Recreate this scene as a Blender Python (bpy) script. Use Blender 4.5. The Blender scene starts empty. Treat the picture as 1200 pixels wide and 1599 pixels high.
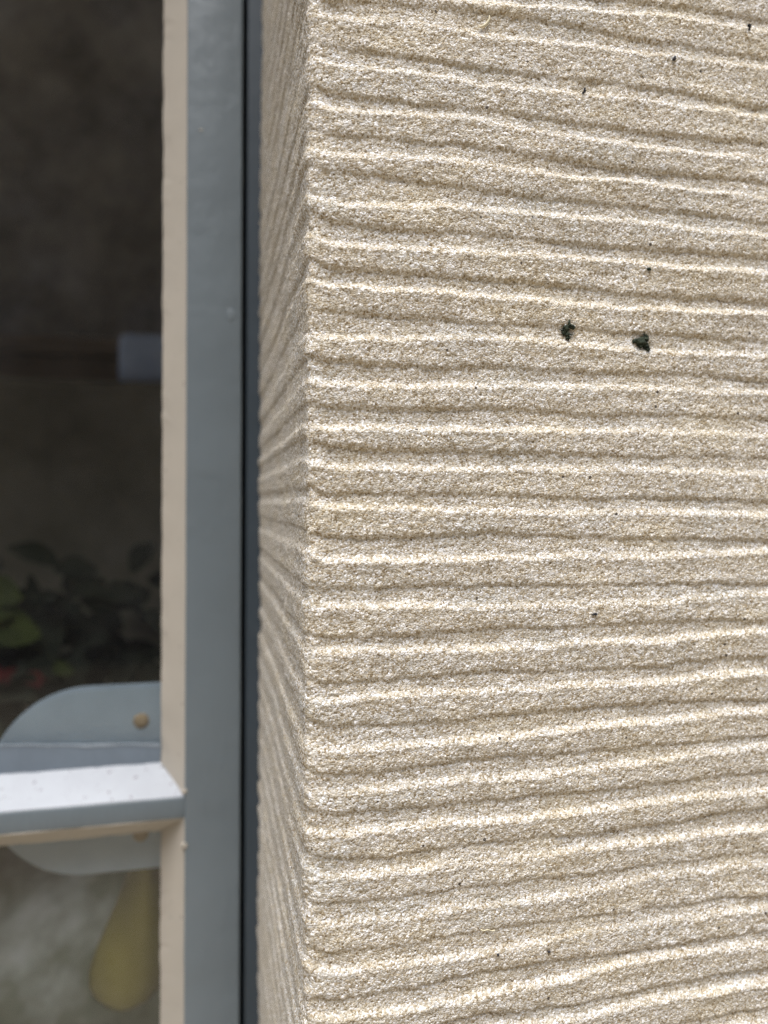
import bpy, bmesh, math, random
import numpy as np
from mathutils import Vector, Matrix

random.seed(7)
C = bpy.context.scene.collection
scn = bpy.context.scene
R = math.radians

# ------------------------------------------------------------------ camera
CAM_Z = 1.40                      # metres above the ground
YAW = R(13.6)                     # turned right of the wall's normal
F_PX, CX, HY = 1155.0, 600.0, 789.0   # measured on the photograph (1200 px wide)
cam_d = bpy.data.cameras.new("camera")
cam = bpy.data.objects.new("camera", cam_d)
C.objects.link(cam)
cam_d.sensor_fit = 'VERTICAL'
cam_d.sensor_height = 36.0
cam_d.lens = 26.0
cam_d.shift_y = -0.0066
cam_d.clip_start = 0.01
cam_d.clip_end = 500.0
cam.location = (0, 0, CAM_Z)
fwd = Vector((math.sin(YAW), math.cos(YAW), 0))
cam.rotation_euler = (fwd.to_track_quat('-Z', 'Y').to_matrix() @ Matrix.Rotation(R(0.2), 3, 'Z')).to_euler()
cam_d.dof.use_dof = True
cam_d.dof.focus_distance = 0.211
cam_d.dof.aperture_fstop = 7.0
scn.camera = cam

# ------------------------------------------------------------------ world, sun, exposure
SUN_EL, SUN_AZ = R(70), R(200)    # azimuth clockwise from +Y (north): high, from behind the camera
w = bpy.data.worlds.new("World")
scn.world = w
w.use_nodes = True
nt = w.node_tree
sky = nt.nodes.new('ShaderNodeTexSky')
sky.sky_type = 'NISHITA'
sky.sun_disc = False
sky.sun_elevation = SUN_EL
sky.sun_rotation = SUN_AZ
sky.dust_density = 6.0
sky.air_density = 0.8
nt.links.new(sky.outputs[0], nt.nodes['Background'].inputs[0])
nt.nodes['Background'].inputs[1].default_value = 0.06

sun_d = bpy.data.lights.new("sun", 'SUN')
sun_d.energy = 1.5
sun_d.angle = R(50)
sun_d.color = (0.89, 0.945, 1.0)
sun = bpy.data.objects.new("sun", sun_d)
C.objects.link(sun)
sd = Vector((math.sin(SUN_AZ) * math.cos(SUN_EL), math.cos(SUN_AZ) * math.cos(SUN_EL), math.sin(SUN_EL)))
sun.rotation_euler = sd.to_track_quat('Z', 'Y').to_euler()

scn.view_settings.view_transform = 'Standard'
scn.view_settings.look = 'None'
scn.view_settings.gamma = 1.0
scn.view_settings.use_curve_mapping = False
scn.view_settings.exposure = 1.78
scn.cycles.use_denoising = True
scn.cycles.denoiser = 'OPENIMAGEDENOISE'
scn.cycles.denoising_input_passes = 'RGB_ALBEDO_NORMAL'
scn.cycles.denoising_prefilter = 'NONE'
scn.cycles.max_bounces = 8
scn.cycles.transparent_max_bounces = 12

# ------------------------------------------------------------------ helpers
def xy_ratio(u):
    return math.tan(YAW + math.atan((u - CX) / F_PX))

def at(u, y, Y):
    """point at depth Y (world) seen at photo pixel (u, y)"""
    X = xy_ratio(u) * Y
    zc = X * math.sin(YAW) + Y * math.cos(YAW)
    return Vector((X, Y, CAM_Z + (HY - y) / F_PX * zc))

def tag(o, label=None, cat=None, group=None, kind=None):
    if label: o['label'] = label
    if cat: o['category'] = cat
    if group: o['group'] = group
    if kind: o['kind'] = kind
    return o

def empty(name, loc=(0, 0, 0)):
    o = bpy.data.objects.new(name, None)
    o.location = loc
    C.objects.link(o)
    return o

def obj(name, bm, m, parent=None, smooth=False):
    me = bpy.data.meshes.new(name)
    bm.normal_update()
    bm.to_mesh(me)
    bm.free()
    me.materials.append(m)
    if smooth:
        for p in me.polygons: p.use_smooth = True
    o = bpy.data.objects.new(name, me)
    C.objects.link(o)
    if parent:
        o.parent = parent
        o.matrix_parent_inverse = Matrix.Translation(parent.location).inverted()
    return o

def add_box(bm, lo, hi, bevel=0.0, seg=2):
    r = bmesh.ops.create_cube(bm, size=1.0)
    vs = r['verts']
    lo, hi = Vector(lo), Vector(hi)
    for v in vs:
        v.co = Vector([(lo[i] + hi[i]) / 2 + v.co[i] * (hi[i] - lo[i]) for i in range(3)])
    if bevel:
        es = list({e for v in vs for e in v.link_edges})
        bmesh.ops.bevel(bm, geom=es, offset=bevel, segments=seg, affect='EDGES', profile=0.5)

def box(name, lo, hi, m, parent=None, bevel=0.0, seg=2, smooth=False):
    bm = bmesh.new()
    add_box(bm, lo, hi, bevel, seg)
    return obj(name, bm, m, parent, smooth)

def prism(bm, outline, axis_vec):
    """closed outline (list of Vector) swept by axis_vec"""
    a = [bm.verts.new(p) for p in outline]
    b = [bm.verts.new(p + axis_vec) for p in outline]
    n = len(a)
    bm.faces.new(a); bm.faces.new(b[::-1])
    for i in range(n):
        bm.faces.new((a[i], b[i], b[(i + 1) % n], a[(i + 1) % n]))
    bmesh.ops.recalc_face_normals(bm, faces=bm.faces)

# value noise on a hashed lattice, vectorised
_tab = np.random.RandomState(11).rand(4096).astype(np.float32) * 2 - 1
def _h(ix, iy, seed):
    return _tab[((ix * 73856093) ^ (iy * 19349663) ^ (seed * 83492791)) & 4095]
def noise2(x, y, seed=0):
    x = np.asarray(x, dtype=np.float64); y = np.asarray(y, dtype=np.float64)
    fx, fy = np.floor(x), np.floor(y)
    ix, iy = fx.astype(np.int64), fy.astype(np.int64)
    tx, ty = x - fx, y - fy
    tx = tx * tx * (3 - 2 * tx); ty = ty * ty * (3 - 2 * ty)
    a = _h(ix, iy, seed) * (1 - tx) + _h(ix + 1, iy, seed) * tx
    b = _h(ix, iy + 1, seed) * (1 - tx) + _h(ix + 1, iy + 1, seed) * tx
    return a * (1 - ty) + b * ty

# ------------------------------------------------------------------ materials
class NG:
    def __init__(self, name):
        self.m = bpy.data.materials.new(name)
        self.m.use_nodes = True
        self.t = self.m.node_tree
        self.p = self.t.nodes['Principled BSDF']
        self.out = self.t.nodes['Material Output']
        self.tc = self.n('ShaderNodeTexCoord')
    def n(self, typ, **kw):
        nd = self.t.nodes.new(typ)
        for k, v in kw.items():
            if k.startswith('i_'):
                nd.inputs[k[2:].replace('_', ' ')].default_value = v
            else:
                setattr(nd, k, v)
        return nd
    def l(self, a, b): self.t.links.new(a, b)
    def noise(self, scale, detail=3, rough=0.55, stretch=None):
        nd = self.n('ShaderNodeTexNoise', i_Scale=scale, i_Detail=detail, i_Roughness=rough)
        src = self.tc.outputs['Object']
        if stretch:
            mp = self.n('ShaderNodeMapping')
            mp.inputs['Scale'].default_value = stretch
            self.l(src, mp.inputs[0]); src = mp.outputs[0]
        self.l(src, nd.inputs['Vector'])
        return nd.outputs['Fac']
    def ramp(self, fac, stops, interp='LINEAR'):
        r = self.n('ShaderNodeValToRGB')
        r.color_ramp.interpolation = interp
        e = r.color_ramp.elements
        while len(e) < len(stops): e.new(0.5)
        for i, (p, c) in enumerate(stops):
            e[i].position = p
            e[i].color = (*c, 1) if len(c) == 3 else c
        self.l(fac, r.inputs[0])
        return r.outputs[0]
    def mix(self, fac, a, b, mode='MIX'):
        m = self.n('ShaderNodeMix', data_type='RGBA', blend_type=mode)
        if isinstance(fac, float): m.inputs[0].default_value = fac
        else: self.l(fac, m.inputs[0])
        for s, v in ((6, a), (7, b)):
            if isinstance(v, tuple): m.inputs[s].default_value = (*v, 1)
            else: self.l(v, m.inputs[s])
        return m.outputs[2]
    def bump(self, height, strength=0.3, dist=0.001, normal=None):
        b = self.n('ShaderNodeBump')
        b.inputs['Strength'].default_value = strength
        b.inputs['Distance'].default_value = dist
        self.l(height, b.inputs['Height'])
        if normal is not None: self.l(normal, b.inputs['Normal'])
        return b.outputs[0]
    def done(self, col=None, rough=0.7, normal=None, metal=0.0, spec=0.5):
        if col is not None:
            if isinstance(col, tuple): self.p.inputs['Base Color'].default_value = (*col, 1)
            else: self.l(col, self.p.inputs['Base Color'])
        if isinstance(rough, float): self.p.inputs['Roughness'].default_value = rough
        else: self.l(rough, self.p.inputs['Roughness'])
        self.p.inputs['Metallic'].default_value = metal
        self.p.inputs['Specular IOR Level'].default_value = spec
        if normal is not None: self.l(normal, self.p.inputs['Normal'])
        return self.m

def mat_sandstone():
    g = NG("sandstone")
    v = g.n('ShaderNodeTexVoronoi', i_Scale=2000.0)
    g.l(g.tc.outputs['Object'], v.inputs['Vector'])
    sep = g.n('ShaderNodeSeparateColor')
    g.l(v.outputs['Color'], sep.inputs[0])
    grain = g.ramp(sep.outputs[0], [
        (0.0, (0.215, 0.161, 0.09)), (0.10, (0.335, 0.276, 0.185)), (0.40, (0.455, 0.408, 0.32)),
        (0.70, (0.527, 0.494, 0.425)), (0.90, (0.63, 0.612, 0.57)), (1.0, (0.80, 0.79, 0.77))])
    # soft cloudy patches: warmer iron-stained and greyer areas
    big = g.noise(38.0, 4, 0.6, (1.0, 1.0, 2.2))
    tint = g.ramp(big, [(0.30, (1.02, 0.997, 0.95)), (0.52, (1.0, 1.0, 1.025)), (0.72, (0.95, 0.972, 1.015))])
    c = g.mix(1.0, grain, tint, 'MULTIPLY')
    # rare dark mineral specks
    v2 = g.n('ShaderNodeTexVoronoi', i_Scale=520.0)
    g.l(g.tc.outputs['Object'], v2.inputs['Vector'])
    sep2 = g.n('ShaderNodeSeparateColor')
    g.l(v2.outputs['Color'], sep2.inputs[0])
    rare = g.n('ShaderNodeMath', operation='LESS_THAN')
    rare.inputs[1].default_value = 0.007
    g.l(sep2.outputs[1], rare.inputs[0])
    near = g.n('ShaderNodeMath', operation='LESS_THAN')
    near.inputs[1].default_value = 0.25
    g.l(v2.outputs['Distance'], near.inputs[0])
    both = g.n('ShaderNodeMath', operation='MULTIPLY')
    g.l(rare.outputs[0], both.inputs[0]); g.l(near.outputs[0], both.inputs[1])
    c = g.mix(both.outputs[0], c, (0.09, 0.075, 0.06))
    pale = g.n('ShaderNodeMath', operation='LESS_THAN')
    pale.inputs[1].default_value = 0.014
    g.l(sep2.outputs[2], pale.inputs[0])
    both2 = g.n('ShaderNodeMath', operation='MULTIPLY')
    g.l(pale.outputs[0], both2.inputs[0]); g.l(near.outputs[0], both2.inputs[1])
    c = g.mix(both2.outputs[0], c, (0.82, 0.82, 0.80))
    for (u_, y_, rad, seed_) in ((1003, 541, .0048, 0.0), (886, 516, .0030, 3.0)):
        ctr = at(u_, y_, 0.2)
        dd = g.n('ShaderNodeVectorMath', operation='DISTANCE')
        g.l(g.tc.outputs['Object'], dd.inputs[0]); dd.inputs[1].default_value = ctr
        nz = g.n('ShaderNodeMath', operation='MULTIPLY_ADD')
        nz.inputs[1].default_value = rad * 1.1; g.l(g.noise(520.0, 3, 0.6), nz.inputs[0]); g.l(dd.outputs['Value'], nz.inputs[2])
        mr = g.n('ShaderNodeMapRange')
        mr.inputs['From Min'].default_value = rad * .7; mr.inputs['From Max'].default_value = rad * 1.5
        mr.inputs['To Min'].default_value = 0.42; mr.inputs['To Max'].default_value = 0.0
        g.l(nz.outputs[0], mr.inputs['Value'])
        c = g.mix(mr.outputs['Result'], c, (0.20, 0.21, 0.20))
    n1 = g.bump(v.outputs['Distance'], 0.75, -0.00035)
    n2 = g.bump(g.noise(1500.0, 2), 0.5, 0.0004, n1)
    return g.done(c, 0.92, n2, spec=0.15)

def mat_paint(name, col, rough=0.45, var=0.06, scale=30.0, bump=0.12, spots=None, brush=(1, 1, 0.12)):
    g = NG(name)
    n = g.noise(scale, 4, 0.6)
    lo = tuple(max(0, x * (1 - var)) for x in col); hi = tuple(x * (1 + var) for x in col)
    c = g.ramp(n, [(0.3, lo), (0.7, hi)])
    if spots:
        sp = g.noise(spots[1], 3, 0.7)
        m = g.ramp(sp, [(spots[2], (0, 0, 0)), (spots[2] + 0.06, (1, 1, 1))])
        c = g.mix(m, c, spots[0])
    b1 = g.bump(g.noise(420.0, 3, 0.6, brush), bump, 0.0008)
    b2 = g.bump(g.noise(70.0, 2, 0.5), bump * 1.2, 0.002, b1)
    return g.done(c, rough, b2)

def mat_glass():
    g = NG("window_glass")
    t = g.t
    t.nodes.remove(g.p)
    lw = g.n('ShaderNodeLayerWeight'); lw.inputs['Blend'].default_value = 0.5
    pw = g.n('ShaderNodeMath', operation='POWER'); pw.inputs[1].default_value = 5.0
    g.l(lw.outputs['Facing'], pw.inputs[0])
    ma = g.n('ShaderNodeMath', operation='MULTIPLY_ADD')
    ma.inputs[1].default_value = 0.95; ma.inputs[2].default_value = 0.04
    g.l(pw.outputs[0], ma.inputs[0])
    tr = g.n('ShaderNodeBsdfTransparent'); tr.inputs[0].default_value = (0.955, 0.967, 0.963, 1)
    gl = g.n('ShaderNodeBsdfGlossy'); gl.inputs['Roughness'].default_value = 0.02
    gl.inputs['Color'].default_value = (1, 1, 1, 1)
    b = g.bump(g.noise(14.0, 1), 0.02, 0.002)
    g.l(b, gl.inputs['Normal'])
    mx = g.n('ShaderNodeMixShader')
    g.l(ma.outputs[0], mx.inputs[0]); g.l(tr.outputs[0], mx.inputs[1]); g.l(gl.outputs[0], mx.inputs[2])
    g.l(mx.outputs[0], g.out.inputs[0])
    return g.m

def mat_mottled(name, stops, scale, rough=0.9, detail=5, stretch=None, bump=0.0, dist=0.01):
    g = NG(name)
    n = g.noise(scale, detail, 0.62, stretch)
    c = g.ramp(n, stops)
    nn = g.bump(n, bump, dist) if bump else None
    return g.done(c, rough, nn, spec=0.2)

M_STONE = mat_sandstone()
M_GREY = mat_paint("grey_paint", (0.120, 0.146, 0.163), 0.42, 0.05, 22.0, 0.24)
M_NAVY = mat_paint("dark_blue_paint", (0.030, 0.044, 0.058), 0.5, 0.08)
M_PUTTY = mat_paint("cream_putty_paint", (0.385, 0.352, 0.30), 0.55, 0.05, 25.0, 0.10, ((0.22, 0.20, 0.17), 210.0, 0.665))
M_PUTTY_SKY = mat_paint("putty_sky_tint", (0.335, 0.355, 0.385), 0.6, 0.08, 25.0, 0.15, ((0.16, 0.155, 0.15), 260.0, 0.638))  # putty with specks; sky light on the bar's top bevel put into its colour
M_PLATE = mat_paint("plate_paint", (0.215, 0.265, 0.315), 0.42, 0.08, 45.0, 0.15)
M_GLASS = mat_glass()
def mat_brass():
    g = NG("aged_brass")
    n = g.noise(22.0, 2, 0.5, (1, 1, 0.5))
    c = g.ramp(n, [(0.3, (0.030, 0.028, 0.004)), (0.7, (0.125, 0.110, 0.010))])
    return g.done(c, 0.27, None, metal=0.35)
M_BRASS = mat_brass()
M_ROOM = mat_mottled("room_plaster", [(0.32, (0.17, 0.165, 0.165)), (0.68, (0.52, 0.50, 0.49))], 6.5, bump=0.3)
M_CHEST = mat_mottled("brown_wood", [(0.3, (0.16, 0.12, 0.085)), (0.7, (0.33, 0.26, 0.20))], 9.0, stretch=(0.3, 1, 2))
M_SILL = mat_mottled("sill_stone", [(0.34, (0.022, 0.03, 0.017)), (0.5, (0.075, 0.085, 0.066)), (0.66, (0.21, 0.217, 0.208))], 13.0, 0.8, stretch=(1, 0.45, 1), bump=0.2)
M_BLUE = mat_mottled("reflected_glow_blue", [(0.3, (0.30, 0.38, 0.56)), (0.7, (0.42, 0.51, 0.70))], 20.0)
M_LILAC = mat_mottled('lilac_grey_card', [(0.3, (0.30, 0.29, 0.32)), (0.7, (0.42, 0.42, 0.46))], 20.0)
M_PLUG = mat_mottled('tan_wood_plug', [(0.3, (0.15, 0.11, 0.07)), (0.7, (0.27, 0.205, 0.13))], 300.0, 0.6)
M_REFLECT = mat_paint('reflected_bevel', (0.135, 0.168, 0.205), 0.5, 0.1, 60.0, 0.2)  # colour of the bevel's reflection built onto the glass
M_GLINT = mat_paint('painted_glint', (0.24, 0.275, 0.31), 0.5, 0.15, 200.0, 0.2)  # highlight along the reflection's top, painted paler
M_CAB = mat_mottled('dull_brown_paint', [(0.3, (0.055, 0.05, 0.036)), (0.7, (0.15, 0.135, 0.105))], 4.5)
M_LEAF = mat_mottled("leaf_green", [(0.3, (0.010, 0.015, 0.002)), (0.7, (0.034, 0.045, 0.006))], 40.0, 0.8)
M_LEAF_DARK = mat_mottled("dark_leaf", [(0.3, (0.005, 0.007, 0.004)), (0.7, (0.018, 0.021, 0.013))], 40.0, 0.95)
M_RED = mat_mottled("red_petal", [(0.3, (0.06, 0.006, 0.008)), (0.7, (0.11, 0.01, 0.012))], 60.0, 0.6)
M_POT = mat_mottled("terracotta", [(0.3, (0.20, 0.09, 0.055)), (0.7, (0.30, 0.14, 0.085))], 25.0)
M_GROUND = mat_mottled("gravel_ground", [(0.3, (0.27, 0.227, 0.162)), (0.7, (0.435, 0.372, 0.28))], 22.0, bump=0.4)
M_OPP = mat_mottled("brown_rubble", [(0.3, (0.12, 0.105, 0.09)), (0.5, (0.26, 0.235, 0.205)), (0.7, (0.42, 0.40, 0.38))], 1.6, bump=0.5)
M_MOSS = mat_mottled("dried_moss", [(0.3, (0.006, 0.009, 0.006)), (0.7, (0.045, 0.055, 0.035))], 900.0)
M_SPECK = mat_mottled("dark_grit", [(0.3, (0.01, 0.01, 0.012)), (0.7, (0.05, 0.05, 0.055))], 900.0)
M_WHITE = mat_mottled("white_grit", [(0.3, (0.70, 0.70, 0.70)), (0.7, (0.82, 0.82, 0.82))], 900.0)
M_HUSK = mat_mottled("pale_husk", [(0.3, (0.42, 0.37, 0.24)), (0.7, (0.60, 0.55, 0.40))], 500.0, 0.5)

# ------------------------------------------------------------------ the tooled sandstone
Y0 = 0.200                        # front face plane
XE = xy_ratio(478) * Y0           # reveal plane
RC = 0.0028                       # worn arris radius
YR = 0.412                        # the reveal runs in behind the window frame

# groove lines read off the photograph: (undercut edge, lit ledge) at six columns
UCOL = [490, 640, 750, 910, 1010, 1180]
GROOVES = [
 ([-42,-34,-25,-10,2,25],      [-12,-4,3,14,22,43]),
 ([-2,9,18,43,61,85],          [25,36,54,70,85,102]),
 ([70,89,107,126,136,163],     [99,116,132,148,157,179]),
 ([141,160,170,193,205,222],   [168,182,189,215,229,247]),
 ([207,221,230,252,265,283],   [240,249,257,277,284,309]),
 ([265,281,297,314,324,345],   [317,325,326,339,347,367]),
 ([342,360,365,380,387,400],   [380,390,397,402,410,426]),
 ([415,426,435,447,459,469],   [445,454,464,475,480,490]),
 ([484,494,504,512,519,532],   [529,530,529,540,547,555]),
 ([562,572,572,580,580,591],   [600,605,604,605,605,614]),
 ([634,639,637,647,647,650],   [670,671,672,674,672,680]),
 ([697,704,705,710,713,711],   [732,732,732,732,732,739]),
 ([772,772,772,779,776,780],   [794,795,797,802,798,803]),
 ([840,839,832,839,840,841],   [876,875,872,868,869,861]),
 ([922,916,914,914,912,910],   [950,947,950,944,940,926]),
 ([997,992,982,979,971,966],   [1022,1016,1015,1005,1000,985]),
 ([1068,1062,1050,1046,1040,1024], [1100,1085,1083,1072,1065,1050]),
 ([1134,1132,1120,1107,1097,1092], [1177,1165,1158,1137,1127,1110]),
 ([1212,1203,1184,1175,1164,1150], [1241,1229,1219,1204,1190,1166]),
 ([1272,1264,1251,1237,1224,1208], [1306,1292,1285,1267,1255,1237]),
 ([1346,1335,1317,1304,1290,1264], [1372,1360,1349,1326,1315,1296]),
 ([1417,1400,1385,1367,1352,1332], [1447,1432,1416,1396,1372,1351]),
 ([1492,1476,1455,1434,1420,1400], [1522,1504,1493,1459,1445,1420]),
 ([1565,1545,1518,1497,1484,1457], [1594,1575,1557,1525,1497,1477]),
 ([1638,1612,1586,1570,1546,1515], [1668,1640,1612,1594,1567,1537]),
 ([1705,1682,1655,1632,1610,1577], [1735,1710,1682,1656,1628,1598]),
]
XK = [xy_ratio(u) * Y0 for u in UCOL]
rng = np.random.RandomState(3)
DZ, BZ = [], []
for d, b in GROOVES:
    DZ.append([at(u, y, Y0).z for u, y in zip(UCOL, d)])
    BZ.append([at(u, y, Y0).z for u, y in zip(UCOL, b)])
PITCH = 0.0121
for _ in range(40):               # the same tooling carried on above and below the view
    j = rng.uniform(-.0012, .0012)
    DZ.insert(0, [z + PITCH + j for z in DZ[0]]); BZ.insert(0, [z + PITCH + j for z in BZ[0]])
    j = rng.uniform(-.0012, .0012)
    DZ.append([z - PITCH + j for z in DZ[-1]]); BZ.append([z - PITCH + j for z in BZ[-1]])
DZ, BZ = np.array(DZ), np.array(BZ)
NGR = len(DZ)
rev_off = rng.uniform(0.0008, 0.0028, NGR)     # the reveal's grooves meet the arris a little higher
dep = rng.uniform(0.8, 1.15, NGR)

def line_at(Zk, X):
    """groove heights (NGR, nX) at positions X, held level beyond the reading columns"""
    out = np.empty((len(Zk), len(X)))
    for i in range(len(Zk)):
        out[i] = np.interp(X, XK, Zk[i])
        sl = (Zk[i][-1] - Zk[i][-2]) / (XK[-1] - XK[-2])
        far = X > XK[-1]
        out[i][far] = Zk[i][-1] + 0.25 * sl * np.minimum(X[far] - XK[-1], 0.05)
    return out

def sstep(a, b, x):
    t = np.clip((x - a) / (b - a), 0, 1)
    return t * t * (3 - 2 * t)

def stone_height(s, X, z, on_rev, fine):
    """outward relief in metres on a (z, s) grid; s is arc length, X the matching front position,
    on_rev 0..1 marks the reveal"""
    D = line_at(DZ, X); B = line_at(BZ, X)
    D = D + rev_off[:, None] * on_rev[None, :]
    B = B + rev_off[:, None] * on_rev[None, :]
    S, Z = np.meshgrid(s, z)
    k = np.arange(NGR)
    out = np.zeros_like(S)
    wob = 0.00032 * noise2(S / 0.012, Z / 0.05, 1) + 0.00038 * noise2(S / 0.0035, Z / 0.006, 2) + 0.00042 * noise2(S / 0.0009, Z / 0.008, 3)
    wob2 = 0.00045 * noise2(S / 0.014, Z / 0.05, 4) + 0.00035 * noise2(S / 0.004, Z / 0.006, 5) + 0.00034 * noise2(S / 0.0013, Z / 0.0012, 16)
    dmod = 1.0 + 0.48 * noise2(S / 0.03, Z / 0.012, 6) + 0.20 * noise2(S / 0.008, Z / 0.01, 7)
    rv = np.ones_like(S) * (1 - 0.36 * on_rev)[None, :]
    for i in range(NGR):
        lo, hi = B[i].min() - 0.006, D[i].max() + 0.006
        r0, r1 = np.searchsorted(z, lo), np.searchsorted(z, hi)
        if r1 <= r0: continue
        zz = Z[r0:r1]
        d = D[i][None, :] + wob[r0:r1]
        b = B[i][None, :] + wob2[r0:r1]
        gap = np.maximum(d - b, 0.0026)
        b = d - gap
        # below the undercut edge the stone steps back, on the ledge it comes forward again
        back = 1 - sstep(d - 0.0008, d + 0.0009, zz)
        # the ledge turns out to its rim over a couple of millimetres
        ledge = 1 - sstep(b - 0.0007, b + 0.0019, zz)
        # the band leans back a little from each rim down to the next undercut
        below = np.clip((b - 0.0007 - zz) / 0.0056, 0, 1)
        lean = 0.52 * ledge * (1 - below) ** 1.2
        scoop = 0.66 * back * (1 - ledge)
        out[r0:r1] += (lean - scoop) * 0.00106 * dep[i] * dmod[r0:r1] * rv[r0:r1]
        out[r0:r1] -= 0.00020 * np.exp(-((zz - d + 0.0002) / 0.00068) ** 2) * np.clip(0.9 + 1.1 * noise2(S[r0:r1] / 0.011 + 31 * i, Z[r0:r1] / 0.02, 17) + 0.5 * noise2(S[r0:r1] / 0.003, Z[r0:r1] / 0.01, 18), 0, 1.7) * rv[r0:r1]
        # the band above the undercut bulges a touch
        out[r0:r1] += 0.00012 * np.exp(-((zz - d - 0.0022) / 0.0016) ** 2)
    out *= 1 - 0.42 * np.exp(-((S - RC * 0.8) / 0.0022) ** 2)    # the arris itself is worn straighter
    # slow unevenness, pitting, then sand grain
    out += 0.0005 * noise2(S / 0.045, Z / 0.03, 8) + 0.00022 * noise2(S / 0.006, Z / 0.004, 9)
    out += 0.00011 * noise2(S / 0.0022, Z / 0.0018, 10)
    if fine:
        out += 0.00014 * noise2(S / 0.00075, Z / 0.00068, 12)
        out += 0.00009 * noise2(S / 0.00050, Z / 0.00048, 13)
    return out

def build_stone_sheet(rows, rev_y, arc_n, front_x, fine, inset=0.0):
    """(verts, faces) of the face wrapped round the arris"""
    px, py, nx, ny, ss, on, fx = [], [], [], [], [], [], []
    for y in rev_y:                       # from inside out to the arris
        px.append(XE); py.append(y); nx.append(-1.0); ny.append(0.0); ss.append(-(y - Y0 - RC)); on.append(1.0); fx.append(XE)
    for i in range(1, arc_n):
        a = math.pi / 2 * i / arc_n
        px.append(XE + RC - RC * math.cos(a)); py.append(Y0 + RC - RC * math.sin(a))
        nx.append(-math.cos(a)); ny.append(-math.sin(a)); ss.append(RC * a); on.append(1 - .45 * i / arc_n); fx.append(px[-1])
    for x in front_x:
        px.append(x); py.append(Y0); nx.append(0.0); ny.append(-1.0)
        ss.append(RC * math.pi / 2 + x - XE - RC); on.append(max(0.0, 0.55 * (1 - (x - XE - RC) / 0.003)) if x < XE + RC + 0.003 else 0.0); fx.append(x)
    px, py, nx, ny, ss, on, fx = map(np.array, (px, py, nx, ny, ss, on, fx))
    h = stone_height(ss, fx, rows, on, fine) - inset
    S, Z = np.meshgrid(ss, rows)
    # chipped, crumbly arris
    near = np.exp(-((S - RC * 0.8) / 0.0028) ** 2)
    h = h - near * (0.0003 + 0.00045 * np.abs(noise2(S / 0.006, Z / 0.0045, 14)) + 0.0003 * noise2(S / 0.0018, Z / 0.0016, 15))
    V = np.empty(h.shape + (3,), dtype=np.float32)
    V[..., 0] = px[None, :] + nx[None, :] * h
    V[..., 1] = py[None, :] + ny[None, :] * h
    V[..., 2] = Z
    nr, nc = h.shape
    idx = np.arange(nr * nc, dtype=np.int32).reshape(nr, nc)
    F = np.stack([idx[:-1, :-1], idx[:-1, 1:], idx[1:, 1:], idx[1:, :-1]], -1).reshape(-1, 4)
    return V.reshape(-1, 3), F

def mesh_from(name, parts, m, parent):
    vs, fs, off = [], [], 0
    for V, F in parts:
        vs.append(V); fs.append(F + off); off += len(V)
    V = np.concatenate(vs); F = np.concatenate(fs)
    me = bpy.data.meshes.new(name)
    me.vertices.add(len(V)); me.vertices.foreach_set('co', V.ravel())
    me.loops.add(F.size); me.loops.foreach_set('vertex_index', F.ravel().astype(np.int32))
    me.polygons.add(len(F)); me.polygons.foreach_set('loop_start', np.arange(0, F.size, 4, dtype=np.int32))
    me.polygons.foreach_set('use_smooth', np.ones(len(F), dtype=bool))
    me.update(calc_edges=True)
    me.materials.append(m)
    o = bpy.data.objects.new(name, me)
    C.objects.link(o)
    if parent:
        o.parent = parent
        o.matrix_parent_inverse = Matrix.Translation(parent.location).inverted()
    return o

STEP = 0.00030
rows = np.concatenate([np.arange(-.215, -.172, .0009), np.arange(-.172, .172, STEP), np.arange(.172, .215, .0009)]) + CAM_Z
front = np.concatenate([np.arange(XE + RC, .186, STEP), np.arange(.186, .23, .0012), np.arange(.23, .60, .015)])
rev, y = [], Y0 + RC
st = .0004
while y < YR:
    rev.append(y); y += st; st = min(st * 1.03, .0022)
hi_sheet = build_stone_sheet(rows, rev[::-1], 10, front, True)
c_front = np.concatenate([np.arange(XE + RC, .23, .006), np.arange(.23, .62, .03)])
c_rev = list(np.arange(Y0 + RC, YR + .01, .012))[::-1]
up = build_stone_sheet(np.arange(.213, .56, .0018) + CAM_Z, c_rev, 4, c_front, False, .0004)
dn = build_stone_sheet(np.arange(-.56, -.213, .0018) + CAM_Z, c_rev, 4, c_front, False, .0004)
wall = empty("stone_wall", (XE, Y0, 0))
tag(wall, "pale tan sandstone wall corner tooled with rough horizontal grooves beside the window", "wall")
mesh_from("tooled_stone", [hi_sheet, up, dn], M_STONE, wall)
# the rest of the house front, outside the picture: body behind the face, above, below and left of the window
GAP = 0.004
WX0, WX1, WZ0, WZ1 = -0.62, XE, CAM_Z - .70, CAM_Z + .92    # opening
bm = bmesh.new()
add_box(bm, (XE + GAP, Y0 + GAP, CAM_Z - .56), (3.0, .45, CAM_Z + .56))
add_box(bm, (.58, Y0, CAM_Z - .561), (3.001, .449, CAM_Z + .561))
add_box(bm, (XE, Y0, CAM_Z + .56), (3.002, .4505, 3.6))
add_box(bm, (XE, Y0, 0), (3.003, .4505, CAM_Z - .56))
add_box(bm, (-2.32, Y0, 0), (WX0, .451, 3.6))
add_box(bm, (WX0, Y0, WZ1), (XE, .4495, 3.598))
add_box(bm, (WX0, Y0 - .02, 0), (XE, .4492, WZ0))
obj("wall_body", bm, M_STONE, wall)

def stone_surface(u, y, lift=0.0):
    p = at(u, y, Y0)
    ss = RC * math.pi / 2 + p.x - XE - RC
    h = stone_height(np.array([ss]), np.array([p.x]), np.array([p.z - .00005, p.z, p.z + .00005]), np.array([0.0]), False)[1, 0]
    return Vector((p.x, Y0 - h - lift, p.z))

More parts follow.
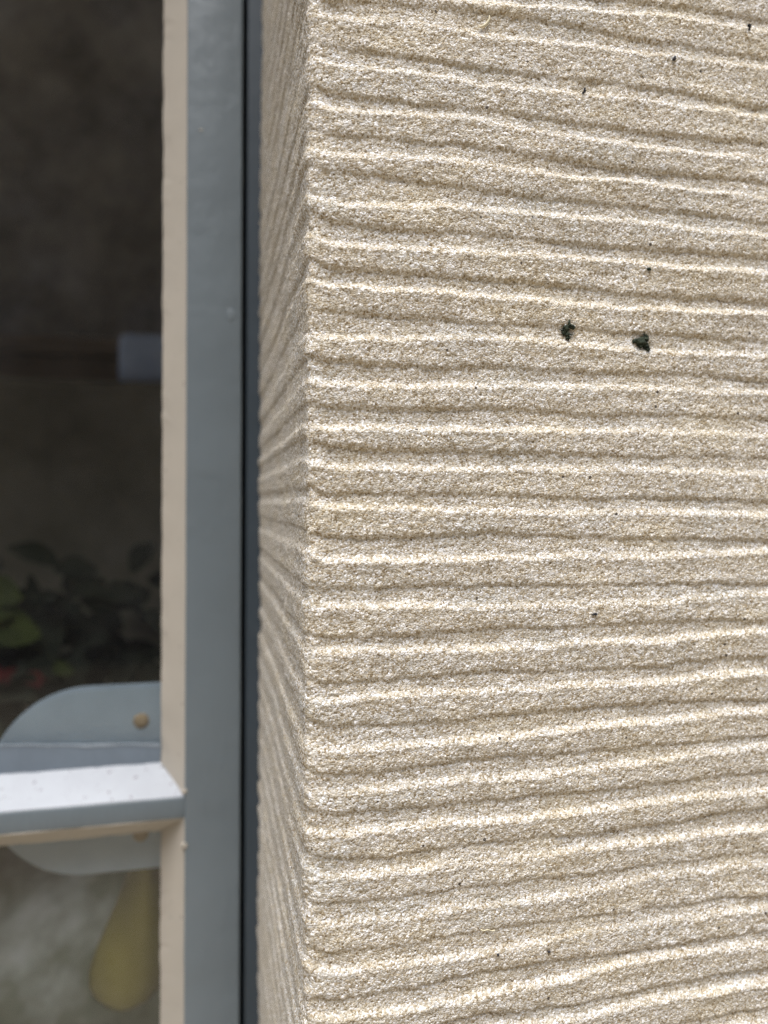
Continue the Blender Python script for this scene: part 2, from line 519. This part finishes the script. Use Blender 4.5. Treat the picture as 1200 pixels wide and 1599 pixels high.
# ------------------------------------------------------------------ window
YS, YG, YB = 0.372, 0.390, 0.424          # front of the sash, glass, back of the sash
XS = xy_ratio(290) * YS                   # stile's inner arris
XS1 = xy_ratio(377.5) * YS                # stile's outer arris
PW = 0.0119                               # width of the putty bevel
ZB1 = at(285, 1246, YS).z                 # glazing bar, front top and bottom edges
ZB0 = at(285, 1281, YS).z
CT, CB, CL = CAM_Z + .86, CAM_Z - .64, -.545

fr = empty("window_frame", (XE, .38, WZ0))
tag(fr, "dark navy blue fixed frame strip between the grey sash and the stone reveal", "window frame")
FR_IN = xy_ratio(384.5) * .3735
box("jamb", (FR_IN, .3745, WZ0), (XE + .04, .448, WZ1), M_NAVY, fr, .0012)
box("jamb", (WX0 - .01, .3745, WZ0), (CL - .006, .448, WZ1), M_NAVY, fr, .0012)
box("head", (CL - .006, .3747, CT + .004), (FR_IN, .448, WZ1), M_NAVY, fr, .0012)
box("sill", (CL - .006, .330, WZ0), (FR_IN, .448, CB - .004), M_NAVY, fr, .0012)
# rebate behind the joint
box("rebate_stop", (XS1 - .012, YB + .002, CB), (FR_IN + .002, .4475, CT), M_NAVY, fr)

cas = empty("casement_window", (XS, YS, CB))
tag(cas, "grey painted window sash with cream putty, one glazing bar and dark glass panes", "window")

def bar_mesh(lo, hi, long_axis, n=90, wob=.00016, bevel=.0012):
    """a painted timber: bevelled box cut into many lengths with hand-planed unevenness"""
    bm = bmesh.new()
    add_box(bm, lo, hi, bevel, 3)
    ax = long_axis
    L0, L1 = lo[ax], hi[ax]
    no = Vector((0, 0, 0)); no[ax] = 1
    for i in range(1, n):
        co = Vector((0, 0, 0)); co[ax] = L0 + (L1 - L0) * i / n
        bmesh.ops.bisect_plane(bm, geom=bm.verts[:] + bm.edges[:] + bm.faces[:], plane_co=co, plane_no=no)
    for v in bm.verts:
        t = v.co[ax]
        for k in range(3):
            if k != ax:
                v.co[k] += wob * float(noise2(t / .02 + 7 * k + (3 if v.co[k] > (lo[k] + hi[k]) / 2 else 0), .5, 20 + k))
    return bm

obj("stile", bar_mesh((XS, YS, CB), (XS1, YB, CT), 2, 110), M_GREY, cas, True)
obj("stile", bar_mesh((CL, YS, CB), (CL + .03, YB, CT), 2, 10), M_GREY, cas, True)
obj("top_rail", bar_mesh((CL + .03, YS + .0004, CT - .03), (XS, YB, CT), 0, 10), M_GREY, cas, True)
obj("bottom_rail", bar_mesh((CL + .03, YS + .0004, CB), (XS, YB, CB + .04), 0, 10), M_GREY, cas, True)
obj("glazing_bar", bar_mesh((CL + .03, YS + .0006, ZB0), (XS + .0005, YB - .0005, ZB1), 0, 60, .00018), M_GREY, cas, True)

def putty_run(name, fix, along, lo, hi, side, mitre0, mitre1, n, seed, m_=None):
    """triangular putty fillet. along: 2 = vertical, 0 = horizontal; fix: coordinate of the timber's edge;
    side: -1/+1 direction in which the glass lies from the timber; mitres shorten the glass edge"""
    bm = bmesh.new()
    other = 0 if along == 2 else 2
    rings = []
    for i in range(n + 1):
        f = i / n
        ta = lo + (hi - lo) * f                      # along the timber
        tg = (lo + mitre0) + ((hi - mitre1) - (lo + mitre0)) * f   # along the glass
        w1 = .00035 * float(noise2(f * n * .9, 1.5, seed)) + .0002 * float(noise2(f * n * .3, 4.5, seed + 1))
        w2 = .00012 * float(noise2(f * n * .5, 2.5, seed + 2))
        pts = []
        # timber front edge, mid belly, glass toe, back corner
        for (o_, yy, t) in ((0.0, YS + .0009 + w2, ta), (side * PW * .5, (YS + YG) / 2 + .0003 + w2 * 1.5, (ta + tg) / 2),
                            (side * (PW - .0006 + w1), YG - .0011, tg), (side * (PW + w1), YG - .0003, tg), (-side * .0006, YG - .0003, ta), (-side * .0006, YS + .0012, ta)):
            p = Vector((0, 0, 0))
            p[other] = fix + o_; p[1] = yy; p[along] = t
            pts.append(bm.verts.new(p))
        rings.append(pts)
    m = len(rings[0])
    for a, b in zip(rings[:-1], rings[1:]):
        for k in range(m):
            bm.faces.new((a[k], a[(k + 1) % m], b[(k + 1) % m], b[k]))
    bm.faces.new(rings[0]); bm.faces.new(rings[-1][::-1])
    bmesh.ops.recalc_face_normals(bm, faces=bm.faces)
    o = obj(name, bm, m_ or M_PUTTY, cas, False)
    return o

putty_run("putty", XS, 2, ZB1, CT - .03, -1, PW, PW, 260, 40)
putty_run("putty", XS, 2, CB + .04, ZB0, -1, PW, PW, 160, 50)
putty_run("putty", ZB1, 0, CL + .03, XS, +1, PW, PW, 160, 60, M_PUTTY_SKY)
putty_run("putty", ZB0, 0, CL + .03, XS, -1, PW, PW, 160, 70)
box("glass_pane", (CL + .028, YG, ZB1 - .003), (XS + .004, YG + .003, CT - .028), M_GLASS, cas)
box("glass_pane", (CL + .028, YG, CB + .038), (XS + .004, YG + .003, ZB0 + .003), M_GLASS, cas)

# paint runs on the stile, a lifted blob and nicks
def blob(name, loc, size, m, parent=None, seed=0, sub=2, rough=.25):
    bm = bmesh.new()
    bmesh.ops.create_icosphere(bm, subdivisions=sub, radius=1)
    rr = random.Random(seed)
    for v in bm.verts:
        d = v.co.normalized()
        v.co = d * (1 + rr.uniform(-rough, rough))
        v.co = Vector((v.co.x * size[0], v.co.y * size[1], v.co.z * size[2])) + Vector(loc)
    return obj(name, bm, m, parent, True)
p = at(360, 493, YS); blob("paint_run", p, (.0026, .00028, .0032), M_GREY, cas, 3, 3, .03)
p = at(312, 204, YS); blob("paint_nick", p, (.0008, .0003, .0006), M_PUTTY, cas, 4)
p = at(289, 1322, YS); blob("putty_smear", p, (.0017, .0005, .0018), M_PUTTY, cas, 5, 2, .15)
p = at(289, 1237, YS); blob("putty_smear", p, (.0016, .0005, .0012), M_PUTTY, cas, 6, 2, .15)

# the fastener's round-ended back plate, seen through the glass
YP = .3965
pl_top, pl_bot = at(190, 1073, YP).z, at(190, 1364, YP).z
zc, rr_ = (pl_top + pl_bot) / 2, (pl_top - pl_bot) / 2
x_r, x_c = -.006, at(0, 800, YP).x - .006 + rr_
out = [Vector((x_r, YP, zc + rr_)), Vector((x_r, YP, zc - rr_))]
for i in range(37):
    a = -math.pi / 2 - math.pi * i / 36
    out.append(Vector((x_c + rr_ * math.cos(a), YP, zc + rr_ * math.sin(a))))
bm = bmesh.new()
prism(bm, out, Vector((0, .006, 0)))
es = [e for e in bm.edges if abs(e.verts[0].co.y - e.verts[1].co.y) < 1e-6]
bmesh.ops.bevel(bm, geom=es, offset=.0012, segments=2, affect='EDGES')
plate = obj("latch_plate", bm, M_PLATE, cas)
for (u, y) in ((222, 1127), (222, 1304)):
    p = at(u, y, YP)
    bm = bmesh.new()
    prof = [(0.0, -.0011), (.0026, -.0009), (.0038, -.0003), (.0043, .0006)]
    rings = []
    for r, yy in prof[1:]:
        rings.append([bm.verts.new(p + Vector((r * math.cos(2 * math.pi * k / 20), yy, r * math.sin(2 * math.pi * k / 20)))) for k in range(20)])
    c0 = bm.verts.new(p + Vector((0, prof[0][1], 0)))
    for k in range(20):
        bm.faces.new((c0, rings[0][k], rings[0][(k + 1) % 20]))
    for a, b in zip(rings[:-1], rings[1:]):
        for k in range(20): bm.faces.new((a[k], b[k], b[(k + 1) % 20], a[(k + 1) % 20]))
    bmesh.ops.recalc_face_normals(bm, faces=bm.faces)
    s = obj("screw", bm, M_PLUG, None, True)
    s.parent = plate

# bevel's reflection in the glass as a ribbon, its ragged highlight a paler edge
bm = bmesh.new()
nseg = 150
xa, xb = CL + .03, XS - PW - .0004
lo_, hi_ = [], []
zt0, zt1 = at(0, 1166, YG).z, at(235, 1163, YG).z
xu0, xu1 = at(0, 1166, YG).x, at(235, 1163, YG).x
for i in range(nseg + 1):
    x = xa + (xb - xa) * i / nseg
    zt = zt0 + (zt1 - zt0) * (x - xu0) / (xu1 - xu0) + .0005 * float(noise2(i * .8, .5, 90)) + .0004 * float(noise2(i * .25, 3.5, 91))
    lo_.append(Vector((x, 0, ZB1 + PW - .0006))); hi_.append(Vector((x, 0, zt)))
def ribbon(lo_, hi_, y0, y1):
    bm = bmesh.new()
    cols = []
    for a, b in zip(lo_, hi_):
        cols.append([bm.verts.new((a.x, y0, a.z)), bm.verts.new((b.x, y0, b.z)), bm.verts.new((b.x, y1, b.z)), bm.verts.new((a.x, y1, a.z))])
    for a, b in zip(cols[:-1], cols[1:]):
        for k in range(4): bm.faces.new((a[k], b[k], b[(k + 1) % 4], a[(k + 1) % 4]))
    bm.faces.new(cols[0]); bm.faces.new(cols[-1][::-1])
    bmesh.ops.recalc_face_normals(bm, faces=bm.faces)
    return bm
obj("glass_reflection", ribbon(lo_, hi_, YG - .0005, YG - .00015), M_REFLECT, cas)
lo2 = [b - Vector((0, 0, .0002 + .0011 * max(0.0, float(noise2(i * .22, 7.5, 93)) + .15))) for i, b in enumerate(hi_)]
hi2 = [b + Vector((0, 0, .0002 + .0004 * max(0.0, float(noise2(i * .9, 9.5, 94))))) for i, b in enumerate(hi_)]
obj("reflection_glint", ribbon(lo2, hi2, YG - .0008, YG - .0001), M_GLINT, cas)

# pear-drop handle hanging behind the plate
YH = .412
top = at(240, 1290, YH); bot = at(192, 1576, YH)
axis = bot - top; L = axis.length; ez = axis.normalized(); ex = Vector((0, 1, 0)).cross(ez).normalized()
prof = [(0.0, .004), (.08, .0062), (.25, .0085), (.42, .0115), (.58, .0155), (.70, .0182), (.80, .0195), (.88, .0185), (.94, .0150), (.98, .0088), (1.0, .001)]
bm = bmesh.new()
rings = []
NP = 28
ts = np.linspace(0, 1, 40)
ts = np.sin(ts * math.pi / 2) ** 1.0
rs = np.interp(ts, [a for a, _ in prof], [b for _, b in prof])
for t, r in zip(ts, rs):
    c = top + ez * (L * float(t))
    r = float(r)
    rings.append([bm.verts.new(c + ex * (r * math.cos(2 * math.pi * k / NP)) + Vector((0, 1, 0)) * (min(r, .0035 + r * .22) * math.sin(2 * math.pi * k / NP))) for k in range(NP)])
for a, b in zip(rings[:-1], rings[1:]):
    for k in range(NP): bm.faces.new((a[k], a[(k + 1) % NP], b[(k + 1) % NP], b[k]))
bm.faces.new(rings[0][::-1]); bm.faces.new(rings[-1])
bmesh.ops.recalc_face_normals(bm, faces=bm.faces)
obj("latch_handle", bm, M_BRASS, cas, True)

# ------------------------------------------------------------------ the room behind the glass
def slab(name, lo, hi, m, kind='structure'):
    o = box(name, lo, hi, m)
    o['kind'] = kind
    return o
slab("interior_wall", (-2.2, 1.68, 0), (1.6, 1.78, 2.6), M_ROOM)
slab("interior_wall", (-2.3, .452, 0), (-2.2, 1.78, .7), M_ROOM)     # opening left in this unseen wall, added to let daylight in
slab("interior_wall", (-2.3, .452, 2.45), (-2.2, 1.78, 2.6), M_ROOM)
slab("interior_wall", (-2.3, .452, .7), (-2.2, .55, 2.45), M_ROOM)
slab("interior_wall", (-2.3, 1.70, .7), (-2.2, 1.78, 2.45), M_ROOM)
slab("interior_wall", (1.6, .452, 0), (1.7, 1.78, 2.6), M_ROOM)
slab("interior_ceiling", (-2.3, .452, 2.6), (1.7, 1.78, 2.7), M_ROOM)
slab("interior_floor", (-2.2, .452, -.02), (1.6, 1.68, .02), M_CHEST)
SZ = CAM_Z - .375
slab("interior_sill", (-.75, .449, SZ - .05), (.40, .895, SZ), M_SILL)

ch = empty("wooden_chest", (-.25, 1.3, .02))
tag(ch, "dim brown wooden chest with a flat top inside the room, behind the upper pane", "chest")
cz = at(120, 530, 1.25).z
box("chest_body", (-.95, 1.25, .02), (.35, 1.65, cz - .03), M_CHEST, ch, .004)
box("chest_top", (-.97, 1.235, cz - .03), (.37, 1.66, cz), M_CHEST, ch, .004)
bx_lo, bx_hi = at(186, 604, .95), at(300, 532, .95)  # block added for the bluish glow reflected in the upper pane
bl = box("pale_glow_block", (bx_lo.x, .93, bx_lo.z), (bx_hi.x + .03, 1.06, bx_hi.z + .002), M_BLUE, None, .011, 5, True)
tag(bl, "pale blue block added for a reflected glow behind the upper pane at its right edge", "glow block")
sh = empty("cabinet", (-.1, .90, .02))
tag(sh, "dim brown wooden cabinet inside the room carrying the added pale blue block", "cabinet")
box("cabinet_body", (-.90, .899, .08), (.30, 1.233, bx_lo.z - .0005), M_CAB, sh, .010, 3)
box("plinth", (-.88, .92, .02), (.28, 1.22, .08), M_CAB, sh)

plant = empty("potted_plant", (-.30, .74, SZ))
tag(plant, "dark leafy pot plant with bright green leaves and a red flower behind the glass", "plant")
bm = bmesh.new()
rings = []
for r, z in ((.0, .0), (.055, .0), (.075, .11), (.082, .11), (.082, .13), (.072, .13), (.068, .115), (.0, .115)):
    rings.append([bm.verts.new(Vector((-.30 + r * math.cos(2 * math.pi * k / 24), .74 + r * math.sin(2 * math.pi * k / 24), SZ + z))) for k in range(24)])
for a, b in zip(rings[:-1], rings[1:]):
    for k in range(24): bm.faces.new((a[k], a[(k + 1) % 24], b[(k + 1) % 24], b[k]))
bmesh.ops.remove_doubles(bm, verts=bm.verts, dist=1e-6)
bmesh.ops.recalc_face_normals(bm, faces=bm.faces)
obj("pot", bm, M_POT, plant, True)
def leaf(bm, base, d, up_, ln, wd, curl):
    d = d.normalized(); side = d.cross(up_).normalized(); nrm = side.cross(d).normalized()
    L_, M_, R_ = [], [], []
    for i in range(7):
        t = i / 6
        wv = wd * math.sin(math.pi * min(1, t * .93 + .05)) ** .8
        c = base + d * (ln * t) - Vector((0, 0, 1)) * (curl * t * t * ln)
        L_.append(bm.verts.new(c - side * wv * .5 + nrm * wv * .12)); M_.append(bm.verts.new(c)); R_.append(bm.verts.new(c + side * wv * .5 + nrm * wv * .12))
    for i in range(6):
        bm.faces.new((L_[i], M_[i], M_[i + 1], L_[i + 1])); bm.faces.new((M_[i], R_[i], R_[i + 1], M_[i + 1]))
rl = random.Random(12)
DARK_TIPS = []
core = Vector((-.30, .74, SZ + .12))
for i in range(46):
    bm = bmesh.new()
    a = rl.uniform(-1.2, 1.5) if i < 34 else rl.uniform(0, 6.28)
    el = rl.uniform(.15, 1.2)
    d = Vector((math.cos(a) * math.cos(el), math.sin(a) * math.cos(el) * .8, math.sin(el)))
    st_ = core + d * rl.uniform(.03, .17)
    leaf(bm, st_, d + Vector((rl.uniform(-.4, .4), rl.uniform(-.4, .4), rl.uniform(-.6, .2))), Vector((rl.uniform(-.3, .3), rl.uniform(-.6, 0), 1)), rl.uniform(.05, .09), rl.uniform(.022, .04), .3)
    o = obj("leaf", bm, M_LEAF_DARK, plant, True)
for i in range(110):
    p_ = at(rl.uniform(-40, 235), 880 + 200 * rl.random() ** .7, rl.uniform(.70, .86))
    d = Vector((rl.uniform(-.6, 1), rl.uniform(-.5, .4), rl.uniform(-.7, .6)))
    bm = bmesh.new()
    leaf(bm, p_, d, Vector((rl.uniform(-.4, .4), -1, rl.uniform(.1, .8))), rl.uniform(.03, .055), rl.uniform(.016, .028), .3)
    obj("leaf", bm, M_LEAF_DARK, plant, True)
    if i % 5 == 0:
        DARK_TIPS.append(p_)
# bright leaf at the picture's left edge and a smaller one, stems joining them to the pot
def tube(bm, pts, r, n=7):
    prev = None
    for i, p_ in enumerate(pts):
        dv = (pts[min(i + 1, len(pts) - 1)] - pts[max(i - 1, 0)]).normalized()
        sx = dv.cross(Vector((.3, .9, .2))).normalized(); sy = dv.cross(sx)
        ri = r if not callable(r) else r(i / (len(pts) - 1))
        ring = [bm.verts.new(p_ + (sx * math.cos(2 * math.pi * k / n) + sy * math.sin(2 * math.pi * k / n)) * ri) for k in range(n)]
        if prev:
            for k in range(n): bm.faces.new((prev[k], prev[(k + 1) % n], ring[(k + 1) % n], ring[k]))
        else: bm.faces.new(ring[::-1])
        prev = ring
    bm.faces.new(prev)
def stem(a, b, sag=.02):
    bm = bmesh.new()
    tube(bm, [a.lerp(b, t / 8) + Vector((0, 0, sag * math.sin(math.pi * t / 8))) for t in range(9)], .0022)
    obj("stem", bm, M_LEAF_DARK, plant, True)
for (u, y, ln, wd) in ((-45, 975, .058, .042), (-20, 925, .030, .028), (80, 1045, .020, .014), (-70, 940, .05, .04)):
    p_ = at(u, y, .70)
    bm = bmesh.new()
    leaf(bm, p_, Vector((1, -.1, .15)), Vector((.1, -1, .35)), ln, wd, .35)
    obj("green_leaf", bm, M_LEAF, plant, True)
    stem(core, p_)
for p_ in DARK_TIPS: stem(core, p_, .03)
for (u, y) in ((25, 1055), (52, 1060), (-10, 1052)):
    c = at(u, y, .69)
    bm = bmesh.new()
    for k in range(6):
        a = 2 * math.pi * k / 6
        leaf(bm, c, Vector((math.cos(a), -.35, math.sin(a) * .5)), Vector((0, -1, .2)), .011, .009, .1)
    obj("flower", bm, M_RED, plant, True)
    stem(core, c + Vector((0, .004, 0)))

# ------------------------------------------------------------------ outdoors behind the camera (seen only in the glass)
bm = bmesh.new()
bmesh.ops.create_grid(bm, x_segments=8, y_segments=8, size=150)
g_ = obj("ground", bm, M_GROUND)
g_['kind'] = 'structure'
slab("garden_backdrop_wall", (-12, -6.4, 0), (6, -6.0, 6.8), M_OPP)

# ------------------------------------------------------------------ crumbs caught on the stone
def crumb(name, u, y, parts, m, label, cat, seed, group=None, fib=0, lift=.0003):
    """irregular clot: several lumps melted into one mesh plus short fibres"""
    base = stone_surface(u, y, lift)
    bm = bmesh.new()
    rr = random.Random(seed)
    parts = list(parts)
    if fib:
        for i in range(16):
            q_ = rr.choice(parts[:4])
            parts.append((q_[0] + rr.uniform(-1.1, 1.1) * q_[2], q_[1] + rr.uniform(-1.1, 1.1) * q_[3], rr.uniform(1.2, 2.8), rr.uniform(1.2, 2.8), rr.uniform(2, 5)))
    px = base.y / F_PX * 1.03
    for (du, dy, a, b, c) in parts:
        q = stone_surface(u + du, y + dy, lift)
        q.y = min(q.y, base.y + .0006)
        t = bmesh.new()
        bmesh.ops.create_icosphere(t, subdivisions=3, radius=1)
        for v in t.verts:
            n_ = v.co.normalized()
            k = 1 + .30 * float(noise2(n_.x * 2.2 + seed, n_.z * 2.2 + n_.y, seed)) + .22 * float(noise2(n_.x * 6 + seed, n_.z * 6 + n_.y * 3, seed + 1))
            v.co = Vector((n_.x * a * px * k, n_.y * c * px * k, n_.z * b * px * k)) + q
        me_ = bpy.data.meshes.new("tmp"); t.to_mesh(me_); t.free(); bm.from_mesh(me_); bpy.data.meshes.remove(me_)
    for i in range(fib):
        du, dy, a, b, c = rr.choice(parts)
        q = stone_surface(u + du, y + dy, lift * .5)
        a_ = rr.uniform(0, 6.28); ln = rr.uniform(1.2, 1.9) * max(a, b) * px
        dv = Vector((math.cos(a_), -.25, math.sin(a_)))
        tube(bm, [q + dv * (ln * t / 4) + Vector((0, 0, rr.uniform(-.1, .1) * ln * t / 4)) for t in range(5)], lambda t: .00026 * (1 - .6 * t), 5)
    o = obj(name, bm, m, None, True)
    tag(o, label, cat, group)
    return o

crumb("moss_crumb", 1003, 533, [(0, 0, 9, 8, 6), (-8, -2, 7, 4, 4), (6, -5, 6, 5, 5), (7, 6, 5, 6, 5)], M_MOSS,
      "larger rounded dark green moss crumb stuck to the stone, right of the other", "moss", 1, fib=16)
crumb("moss_crumb", 885, 512, [(0, 0, 5, 6, 4), (-4, 5, 3, 6, 3), (1, 10, 2.5, 6, 3), (7, -2, 4, 2.5, 3), (3, -9, 2, 4, 2)], M_MOSS,
      "thin straggly dark moss crumb on the stone, left of the rounder one", "moss", 2, fib=12)
crumb("grit_speck", 1048, 93, [(0, 0, 3.2, 3, 3), (1, -3, 2, 2, 2)], M_SPECK, "blue-black speck of grit on a pale ledge near the top right", "grit", 3)
crumb("grit_speck", 1168, 38, [(0, 0, 3.2, 2.4, 3), (-3, 8, 1.8, 2, 2)], M_SPECK, "dark grit speck at the top right corner of the stone", "grit", 4)
crumb("grit_speck", 911, 141, [(0, 0, 1.8, 5, 2), (-3, 4, 2.2, 1.5, 2)], M_SPECK, "tiny upright dark sliver on the stone above the moss crumbs", "grit", 5)
crumb("grit_speck", 929, 957, [(0, 0, 4, 2, 2), (-4, 1, 2, 1.5, 2)], M_SPECK, "small dark speck on the stone halfway down, far below the moss", "grit", 6)
crumb("grit_speck", 1011, 420, [(0, 0, 4, 2.5, 2)], M_MOSS, "faint dark green speck on the stone above the rounder moss crumb", "grit", 8)
crumb("grit_speck", 859, 1484, [(0, 0, 2.6, 2.2, 2)], M_SPECK, "small black grain low on the stone towards the bottom", "grit", 9)
crumb("grit_speck", 779, 1488, [(0, 0, 2.0, 2.2, 2)], M_SPECK, "tiny brown-black grain low on the stone, left of the black grain", "grit", 10)
crumb("white_grain", 853, 430, [(0, 0, 3.2, 3.6, 3), (2, 4, 2, 2, 2)], M_WHITE, "small bright white grain on the stone above the thin moss crumb", "grit", 7)

# curled husk near the top and a fibre near the bottom
bm = bmesh.new()
pts = []
for i in range(14):
    a = R(5) - R(105) * i / 13
    q = stone_surface(745 + 17 * math.cos(a), 25 - 17 * math.sin(a), .0007)
    pts.append(q)
tube(bm, pts, lambda t: 0.00008 + .00036 * math.sin(math.pi * min(1, t * .98 + .02)), 8)
tag(obj("plant_husk", bm, M_HUSK, None, True), "pale curled plant husk clinging to the top of the stone", "husk")
bm = bmesh.new()
pts = [stone_surface(752 + 23 * t / 10, 1449 + 2.5 * t / 10 + 1.2 * math.sin(t), .0006) for t in range(11)]
tube(bm, pts, .00016, 6)
tag(obj("plant_fibre", bm, M_HUSK, None, True), "thin pale straight fibre lying across the lower stone face", "fibre")
